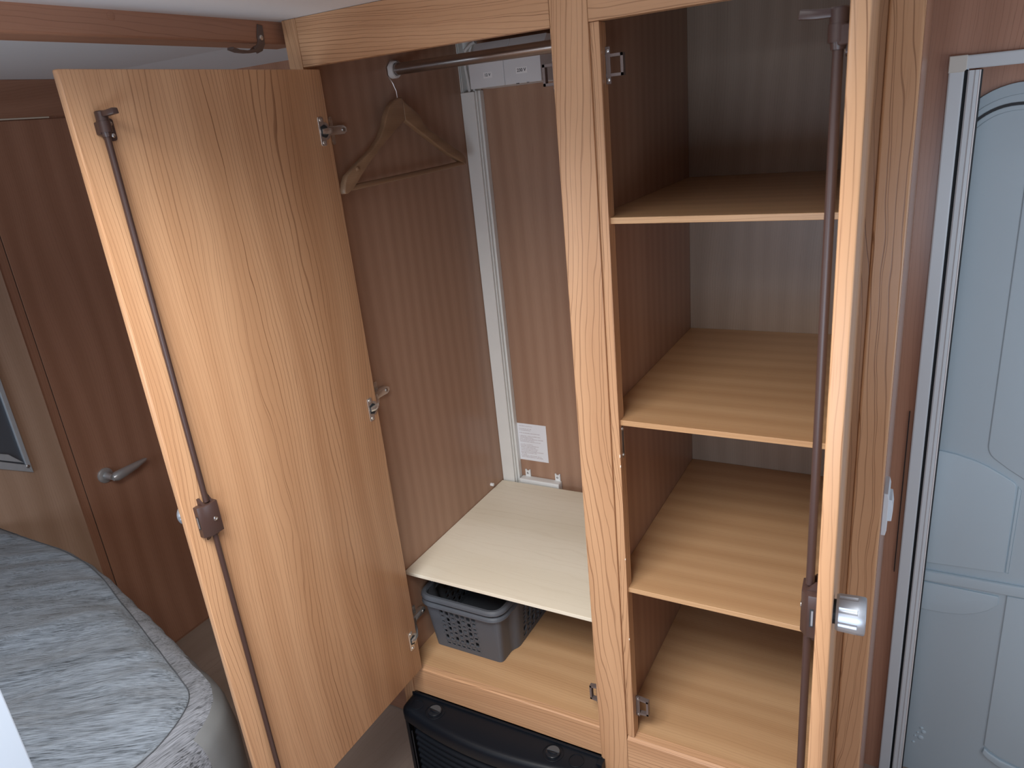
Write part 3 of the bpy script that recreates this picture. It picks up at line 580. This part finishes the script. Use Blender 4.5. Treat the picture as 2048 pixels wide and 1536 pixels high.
def basket(z0, top, label):
    """open stacking basket: tapered walls with rows of holes, stepped long sides, rolled rim"""
    t = thing('storage_basket', (0.09, 0.27, z0), label, 'basket', 'grey storage baskets nested under the board')
    H = top - z0
    # plan outline at the floor, counter-clockwise: front edge, right side with step, back, left side with step
    fx0, fx1, bx0, bx1 = -0.004, 0.198, -0.018, 0.210
    y0, ys, y1 = 0.098, 0.158, 0.470
    def flare(p, t_):    # walls lean outwards towards the rim
        cx, cy = 0.097, 0.28; return Vector((p[0] + (p[0] - cx) * 0.115 * t_, p[1] + (p[1] - cy) * 0.075 * t_, 0))
    def fil(pts, r=0.014, n=5):
        out = []; m = len(pts)
        for i in range(m):
            p, a, b = Vector(pts[i]), Vector(pts[i - 1]), Vector(pts[(i + 1) % m]); u = (a - p); v = (b - p); q = min(r, u.length * 0.45, v.length * 0.45)
            u.normalize(); v.normalize(); s, e = p + u * q, p + v * q
            for k in range(n + 1):
                w = k / n; out.append(tuple((1 - w) ** 2 * s + 2 * w * (1 - w) * p + w * w * e))
        return out
    plan = [(fx0, y0), (fx1, y0), (fx1, ys - 0.008), (bx1, ys + 0.010), (bx1, y1), (bx0, y1), (bx0, ys + 0.010), (fx0, ys - 0.008)]
    ol = fil(plan)
    def P3(p, t_): q = flare(p, t_); return Vector((q.x, q.y, z0 + t_ * H))
    # solid corner posts and bands: everything except the perforated fields of front, sides and back
    def wall_strip(b, pts, t0, t1, th=0.0018):
        cx = Vector((0.097, 0.28))
        for i in range(len(pts) - 1):
            p, q = pts[i], pts[i + 1]; d = Vector((q[0] - p[0], q[1] - p[1])); 
            if d.length < 1e-6: continue
            nrm = Vector((-d.y, d.x, 0)).normalized() * th
            vs = [P3(p, t0), P3(q, t0), P3(q, t1), P3(p, t1)]; vi = [v + nrm for v in vs]
            f = [b.verts.new(v) for v in vs]; g = [b.verts.new(v) for v in vi]
            b.faces.new(f); b.faces.new(g[::-1]); b.faces.new((f[3], f[2], g[2], g[3])); b.faces.new((f[0], g[0], g[1], f[1]))
    b = bmn()
    n = len(ol); dense = ol + [ol[0]]
    segs = []   # indices of the straight runs that carry holes: front, right back part, back, left back part
    holes = []
    for i in range(n):
        p, q = Vector(dense[i]), Vector(dense[i + 1]); L_ = (q - p).length
        if L_ > 0.1: holes.append((p, q))
        else: wall_strip(b, [tuple(p), tuple(q)], 0, 1)
    for (p, q) in holes:
        L_ = (q - p).length; m = 0.020 / L_ if L_ < 0.2 else 0.012 / L_
        pa, qa = p.lerp(q, m), p.lerp(q, 1 - m)
        wall_strip(b, [tuple(p), tuple(pa)], 0, 1); wall_strip(b, [tuple(qa), tuple(q)], 0, 1)
        if L_ < 0.2:
            wall_strip(b, [tuple(pa), tuple(pa.lerp(qa, 0.03))], 0.09, 0.90); wall_strip(b, [tuple(pa.lerp(qa, 0.80)), tuple(qa)], 0.09, 0.90)
        wall_strip(b, [tuple(pa), tuple(qa)], 0, 0.09); wall_strip(b, [tuple(pa), tuple(qa)], 0.90, 1)
        d = (qa - pa); nr = Vector((-d.y, d.x, 0)).normalized()
        def P(s, t_, dep, pa=pa, qa=qa, nr=nr): return P3(tuple(pa.lerp(qa, s)), t_) + nr * dep
        hole_wall(b, P, columns(7 if L_ < 0.2 else max(7, int(L_ / 0.025)), 0.03 if L_ < 0.2 else 0, 0.80 if L_ < 0.2 else 1, 0.09, 0.90), 0.0018)
    obj('body', b, 'basket_grey', t)
    b = prism(bmn(), [tuple(flare(p, 0).to_2d()) for p in ol], 'z', z0, z0 + 0.003); obj('base', b, 'basket_grey', t)
    # rolled rim
    b = bmn(); rp = [P3(p, 1.0) + (P3(p, 1.0) - Vector((0.097, 0.28, top))).normalized() * 0.004 for p in fil([(fx0, y0), (fx1, y0), (bx1, y1), (bx0, y1)], 0.03, 7)]
    prof = [(-0.007, 0.000), (-0.004, 0.005), (0.003, 0.0055), (0.008, 0.002), (0.0095, -0.003), (0.0085, -0.0055), (0.0055, -0.003), (-0.004, -0.001)]
    rings = []
    for i, p in enumerate(rp):
        a, c = rp[i - 1], rp[(i + 1) % len(rp)]; d = (c - a); nr = Vector((d.y, -d.x, 0)).normalized()
        rings.append([b.verts.new(p + nr * u + Vector((0, 0, w))) for u, w in prof])
    for i in range(len(rings)):
        j = (i + 1) % len(rings)
        for k in range(len(prof)): b.faces.new((rings[i][k], rings[j][k], rings[j][(k + 1) % len(prof)], rings[i][(k + 1) % len(prof)]))
    obj('rim', b, 'basket_grey', t, smooth=True)
    return t
basket(0.4485, 0.5930, 'lower of two nested grey plastic baskets, resting on wardrobe floor')
basket(0.4660, 0.6115, 'upper of two nested grey plastic baskets, rim just under the board')

# ------------------------------------------------------------------ heater below the hanging space
ht = thing('gas_heater', (0.24, -0.04, FZ), 'black convector heater with louvred bowed front under the wardrobe', 'heater')
HX0, HX1 = -0.030, 0.507
def bow(x, ins=0.0):
    m, hw = (HX0 + HX1) / 2, (HX1 - HX0) / 2; u = (x - m) / hw; return -0.052 - 0.036 * (1 - u * u) + ins
def outline(ins, yb=-0.002, n=28):
    x0, x1 = HX0 + ins, HX1 - ins; r = 0.022; pts = []
    for i in range(n + 1):
        x = x0 + r + (x1 - x0 - 2 * r) * i / n; pts.append((x, bow(x, ins)))
    yR, yL = pts[-1][1], pts[0][1]
    right = [(x1 - r + r * math.sin(a), yR + r - r * math.cos(a)) for a in [math.pi / 2 * k / 6 for k in range(1, 7)]]
    left = [(x0 + r - r * math.sin(a), yL + r - r * math.cos(a)) for a in [math.pi / 2 * k / 6 for k in range(6, 0, -1)]]
    return left + pts + right + [(x1, yb), (x0, yb)]
def loft(b, rings, cap0=True, cap1=True):
    R = [[b.verts.new(p) for p in r] for r in rings]; n = len(R[0])
    for i in range(len(R) - 1):
        for k in range(n): b.faces.new((R[i][k], R[i][(k + 1) % n], R[i + 1][(k + 1) % n], R[i + 1][k]))
    if cap0: b.faces.new(R[0][::-1])
    if cap1: b.faces.new(R[-1])
    return b
def rg(ins, z): return [(x, y, z) for x, y in outline(ins)]
obj('top_cover', loft(bmn(), [rg(0.002, 0.318), rg(0.0, 0.322), rg(0.0, 0.3440), rg(0.0012, 0.3500), rg(0.0045, 0.3555), rg(0.0100, 0.3590), rg(0.0170, 0.3605)]), 'heater_black', ht, smooth=True)
obj('body', loft(bmn(), [rg(0.016, FZ), rg(0.016, 0.3185)]), 'heater_black', ht)
for sx in (0, 1):
    xs = [HX0 + 0.001 + 0.026 * k / 5 for k in range(6)] if sx == 0 else [HX1 - 0.027 + 0.026 * k / 5 for k in range(6)]
    o_ = [p for p in outline(0.001) if (p[0] < HX0 + 0.030 if sx == 0 else p[0] > HX1 - 0.030)]
    poly = o_ if sx == 0 else o_
    obj('side_column', prism(bmn(), poly + ([(HX0 + 0.030, -0.03)] if False else []), 'z', FZ, 0.3185), 'heater_black', ht, smooth=True)
    xl = HX0 + 0.0335 if sx == 0 else HX1 - 0.0335
    obj('edge_bead', tube(bmn(), [(xl, bow(xl) - 0.0005, 0.02), (xl, bow(xl) - 0.0005, 0.300)], 0.0017, 8), 'heater_gloss', ht)
for k in range(18):
    z = 0.300 - k * 0.0195; b = bmn(); R = []
    for i in range(25):
        x = HX0 + 0.042 + (HX1 - HX0 - 0.084) * i / 24; y = bow(x)
        R.append([b.verts.new((x, y + 0.0145, z + 0.004)), b.verts.new((x, y + 0.003, z - 0.0010)), b.verts.new((x, y + 0.0018, z - 0.0035)), b.verts.new((x, y + 0.003, z - 0.0062)), b.verts.new((x, y + 0.0145, z - 0.0015))])
    for i in range(24):
        for j in range(5): b.faces.new((R[i][j], R[i][(j + 1) % 5], R[i + 1][(j + 1) % 5], R[i + 1][j]))
    b.faces.new(R[0]); b.faces.new(R[-1][::-1]); obj('louvre_slat', b, 'heater_black', ht, smooth=True)
def dial(x, y, r, gloss):
    b = lathe(bmn(), [(0, r), (0.0012, r), (0.0016, r - 0.0006), (0.0016, r - 0.0015), (0.0002, r - 0.002)], (x, y, 0.3604), (0, 0, 1), 32); d = obj('dial_ring', b, 'heater_black', ht, smooth=True)
    if gloss is None: return d
    b = lathe(bmn(), [(0, r * 0.70), (0.004, r * 0.69), (0.0055, r * 0.60), (0.0055, r * 0.05)], (x, y, 0.3606), (0, 0, 1), 32); kn = obj('dial_knob', b, 'heater_gloss', d, smooth=True)
    # half-moon window at the back and a finger bar in front
    a = gloss; pl = [(x + r * 0.62 * math.cos(t_), y + r * 0.62 * math.sin(t_)) for t_ in [a + math.pi * k / 14 for k in range(15)]]
    obj('dial_window', prism(bmn(), pl, 'z', 0.3660, 0.3672, bev=0.0004, seg=1), 'heater_smoke', d)
    u = Vector((math.cos(a), math.sin(a), 0)); v = Vector((-u.y, u.x, 0)); c = Vector((x, y, 0.3672))
    obj('dial_grip', tube(bmn(), [c - u * r * 0.5 - v * 0.003, c - u * r * 0.2 - v * 0.006, c + u * r * 0.2 - v * 0.006, c + u * r * 0.5 - v * 0.003], [0.001, 0.0028, 0.0028, 0.001], 8), 'heater_black', d, smooth=True)
    return d
dial(0.0655, -0.0330, 0.0255, math.radians(-4)); dial(0.3925, -0.0300, 0.0250, math.radians(4)); dial(0.0095, -0.0310, 0.0165, None); dial(0.4500, -0.0285, 0.0180, None)
obj('rear_flange', box(BX(-0.0260, HX1 - 0.004, -0.0035, 0.0030, 0.340, 0.3655, bev=0.0008), 0.4955, 0.5085, -0.020, 0.0, 0.300, 0.3630, bev=0.001), 'heater_black', ht)

# low cupboard seen past the heater
lc = thing('low_cupboard', (-0.30, 0.46, FZ), 'low wood cupboard left of the wardrobe, seen under the open door', 'cupboard')
obj('body', BX(-0.62, -0.058, 0.303, YB - 0.002, FZ, 0.20), 'cherry_x', lc); obj('front_panel', BX(-0.618, -0.060, 0.286, 0.302, FZ + 0.004, 0.198, bev=0.0015), 'cherry_x', lc)

# ------------------------------------------------------------------ bed
plan = [(-1.402, -0.222), (-0.930, -0.222), (-0.180, -0.470), (-0.140, -0.560), (-0.140, YF + 0.03), (-1.402, YF + 0.03)]
def fillet(pts, rs, n=8):
    out = []; m = len(pts)
    for i in range(m):
        p, a, b = Vector(pts[i]), Vector(pts[i - 1]), Vector(pts[(i + 1) % m]); u, v = a - p, b - p; q = min(rs[i], u.length * 0.45, v.length * 0.45); u.normalize(); v.normalize()
        for k in range(n + 1):
            w = k / n; out.append((1 - w) ** 2 * (p + u * q) + 2 * w * (1 - w) * p + w * w * (p + v * q))
    return out
def resample(pts, step):
    out = []; m = len(pts)
    for i in range(m):
        p, q = pts[i], pts[(i + 1) % m]; k = max(1, int((q - p).length / step))
        for j in range(k): out.append(p.lerp(q, j / k))
    return out
OL = resample(fillet(plan, [0.03, 0.18, 0.07, 0.07, 0.05, 0.03]), 0.012)
cen = Vector((-0.78, -0.95))
NR = []
for i in range(len(OL)):
    d = OL[(i + 1) % len(OL)] - OL[i - 1]; NR.append(Vector((d.y, -d.x)).normalized())
if (OL[10] + NR[10] * 0.1 - cen).length < (OL[10] - cen).length: NR = [-n for n in NR]
dv = Vector((0.81, 0.58)); dp = Vector((-0.58, 0.81))
def wrinkle(x, y):
    a, b = dv.x * x + dv.y * y, dp.x * x + dp.y * y
    w = 0.0200 * noise.noise(Vector((a * 2.4, b * 8.0, 0.3))) + 0.020 * (0.35 - abs(noise.noise(Vector((a * 3.2, b * 13.0, 4.3))))) + 0.0035 * noise.noise(Vector((a * 9.0, b * 70.0, 9.1)))
    return w
ZM = 0.700
def top_pt(i, s):       # s: 0 at piping .. 1 at centre
    p = OL[i].lerp(cen, s); dist = (OL[i] - cen).length * s
    cr = 0.016 * (1 - math.exp(-dist / 0.05)); fade = min(1.0, dist / 0.02)
    return Vector((p.x, p.y, ZM + cr + wrinkle(p.x, p.y) * (0.25 + 0.75 * fade)))
side = [(0.0, 0.0), (0.010, -0.004), (0.019, -0.014), (0.025, -0.030), (0.028, -0.052), (0.029, -0.080), (0.030, -0.110), (0.030, -0.150), (0.030, -0.190), (0.030, -0.240)]
def bulge(p): return 0.8 + 1.7 * max(0.0, min(1.0, (p.x + 0.85) / 0.70)) * (1.0 if p.y > -0.62 else max(0.35, 1.0 + (p.y + 0.62) * 4))
def side_pt(i, k):
    u, w = side[k]; u *= bulge(OL[i]); p = OL[i] + NR[i] * u; amp = 0.0 if k == 0 else 1.0
    s = i * 0.012; return Vector((p.x, p.y, ZM + w)) + Vector((NR[i].x, NR[i].y, 0)) * amp * (0.004 * noise.noise(Vector((s * 14, w * 9, 2.0))) + 0.002 * noise.noise(Vector((s * 45, w * 10, 7.0)))) + Vector((0, 0, wrinkle(p.x, p.y) * 0.25))
mt = thing('mattress', (-0.78, -0.95, ZM - 0.24), 'grey slub-fabric mattress with cut-off corner on the bed', 'mattress')
n = len(OL); b = bmn(); S_ = [0, .004, .01, .018, .028, .04, .055, .07, .09, .11, .13, .155, .18, .21, .24, .27, .30, .34, .38, .42, .47, .53, .6, .68, .78, .9, .97]
R = [[b.verts.new(top_pt(i, s)) for i in range(n)] for s in S_]
for a in range(len(R) - 1):
    for i in range(n): b.faces.new((R[a][i], R[a][(i + 1) % n], R[a + 1][(i + 1) % n], R[a + 1][i]))
b.faces.new(R[-1]); obj('top_cover', b, 'bed_fabric', mt, smooth=True)
def near(i): p = OL[i]; return -0.34 < p.x and -0.545 < p.y < -0.35        # the cut-off corner carries a smooth gusset
b, g = bmn(), bmn(); cache = {}
def vget(bm_, i, k):
    key = (id(bm_), i % n, k)
    if key not in cache: cache[key] = bm_.verts.new(side_pt(i % n, k))
    return cache[key]
for i in range(n):
    for k in range(len(side) - 1):
        t_ = g if (near(i) and k >= 2) else b
        t_.faces.new((vget(t_, i, k), vget(t_, i + 1, k), vget(t_, i + 1, k + 1), vget(t_, i, k + 1)))
obj('side_cover', b, 'bed_side_fabric', mt, smooth=True)
go = obj('corner_gusset', g, 'leatherette', mt, smooth=True); go['label'] = 'smooth grey leatherette gusset'
b = bmn(); pts = [Vector((OL[i].x + NR[i].x * 0.002, OL[i].y + NR[i].y * 0.002, top_pt(i, 0).z + 0.001)) for i in range(n)]
tube(b, pts + [pts[0]], 0.0012, 6, cap=False); obj('piping', b, 'piping_grey', mt, smooth=True)
bb = thing('bed_base', (-0.78, -0.95, FZ), 'wood bed box under the grey mattress', 'bed base')
obj('body', prism(bmn(), [(-1.404, -0.235), (-0.935, -0.235), (-0.20, -0.480), (-0.165, -0.56), (-0.165, YF + 0.01), (-1.404, YF + 0.01)], 'z', FZ, ZM - 0.250), 'cherry_x', bb)
# white panel at the foot of the bed, close to the viewer
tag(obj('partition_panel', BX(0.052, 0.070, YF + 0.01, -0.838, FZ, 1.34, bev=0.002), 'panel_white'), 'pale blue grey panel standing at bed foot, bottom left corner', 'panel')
# metal framed pocket on the partition wall
mp = thing('metal_pocket', (XL + 0.004, -0.20, 0.82), 'brushed metal framed pocket screwed to partition wall above bed', 'wall pocket')
fx = XL + 0.004
oy, slope = -0.068, -0.665
def zb(y): return 0.8190 + (y - oy) * slope
inn, out_ = 0.014, 0.0
ring_o = [(oy, zb(oy)), (-0.36, zb(-0.36) - 0.06), (-0.36, 1.30), (oy, 1.30)]
b = bmn()
prism(b, [(oy, 0.819), (oy, 1.30), (oy - 0.014, 1.286), (oy - 0.014, 0.852)], 'x', fx, fx + 0.012, bev=0.0015)
prism(b, [(oy, 0.819), (oy - 0.014, 0.852), (-0.36, zb(-0.36) + 0.02), (-0.36, zb(-0.36) - 0.012)], 'x', fx, fx + 0.012, bev=0.0015)
prism(b, [(oy, 1.30), (-0.36, 1.30), (-0.36, 1.286), (oy - 0.014, 1.286)], 'x', fx, fx + 0.012, bev=0.0015)
obj('frame', b, 'metal_frame', mp)
obj('back_plate', prism(bmn(), [(oy - 0.010, 0.84), (oy - 0.010, 1.292), (-0.36, 1.292), (-0.36, zb(-0.36))], 'x', fx, fx + 0.003), 'pocket_dark', mp)
obj('pocket_flap', prism(bmn(), [(oy - 0.016, 0.860), (oy - 0.050, 0.905), (-0.30, 1.010), (-0.36, 1.03), (-0.36, zb(-0.36) + 0.02)], 'x', fx + 0.003, fx + 0.009, bev=0.001), 'metal_frame', mp)
screw(mp, (fx + 0.012, oy - 0.0105, 0.8455), (1, 0, 0), 0.0055, 'steel', 0.003)
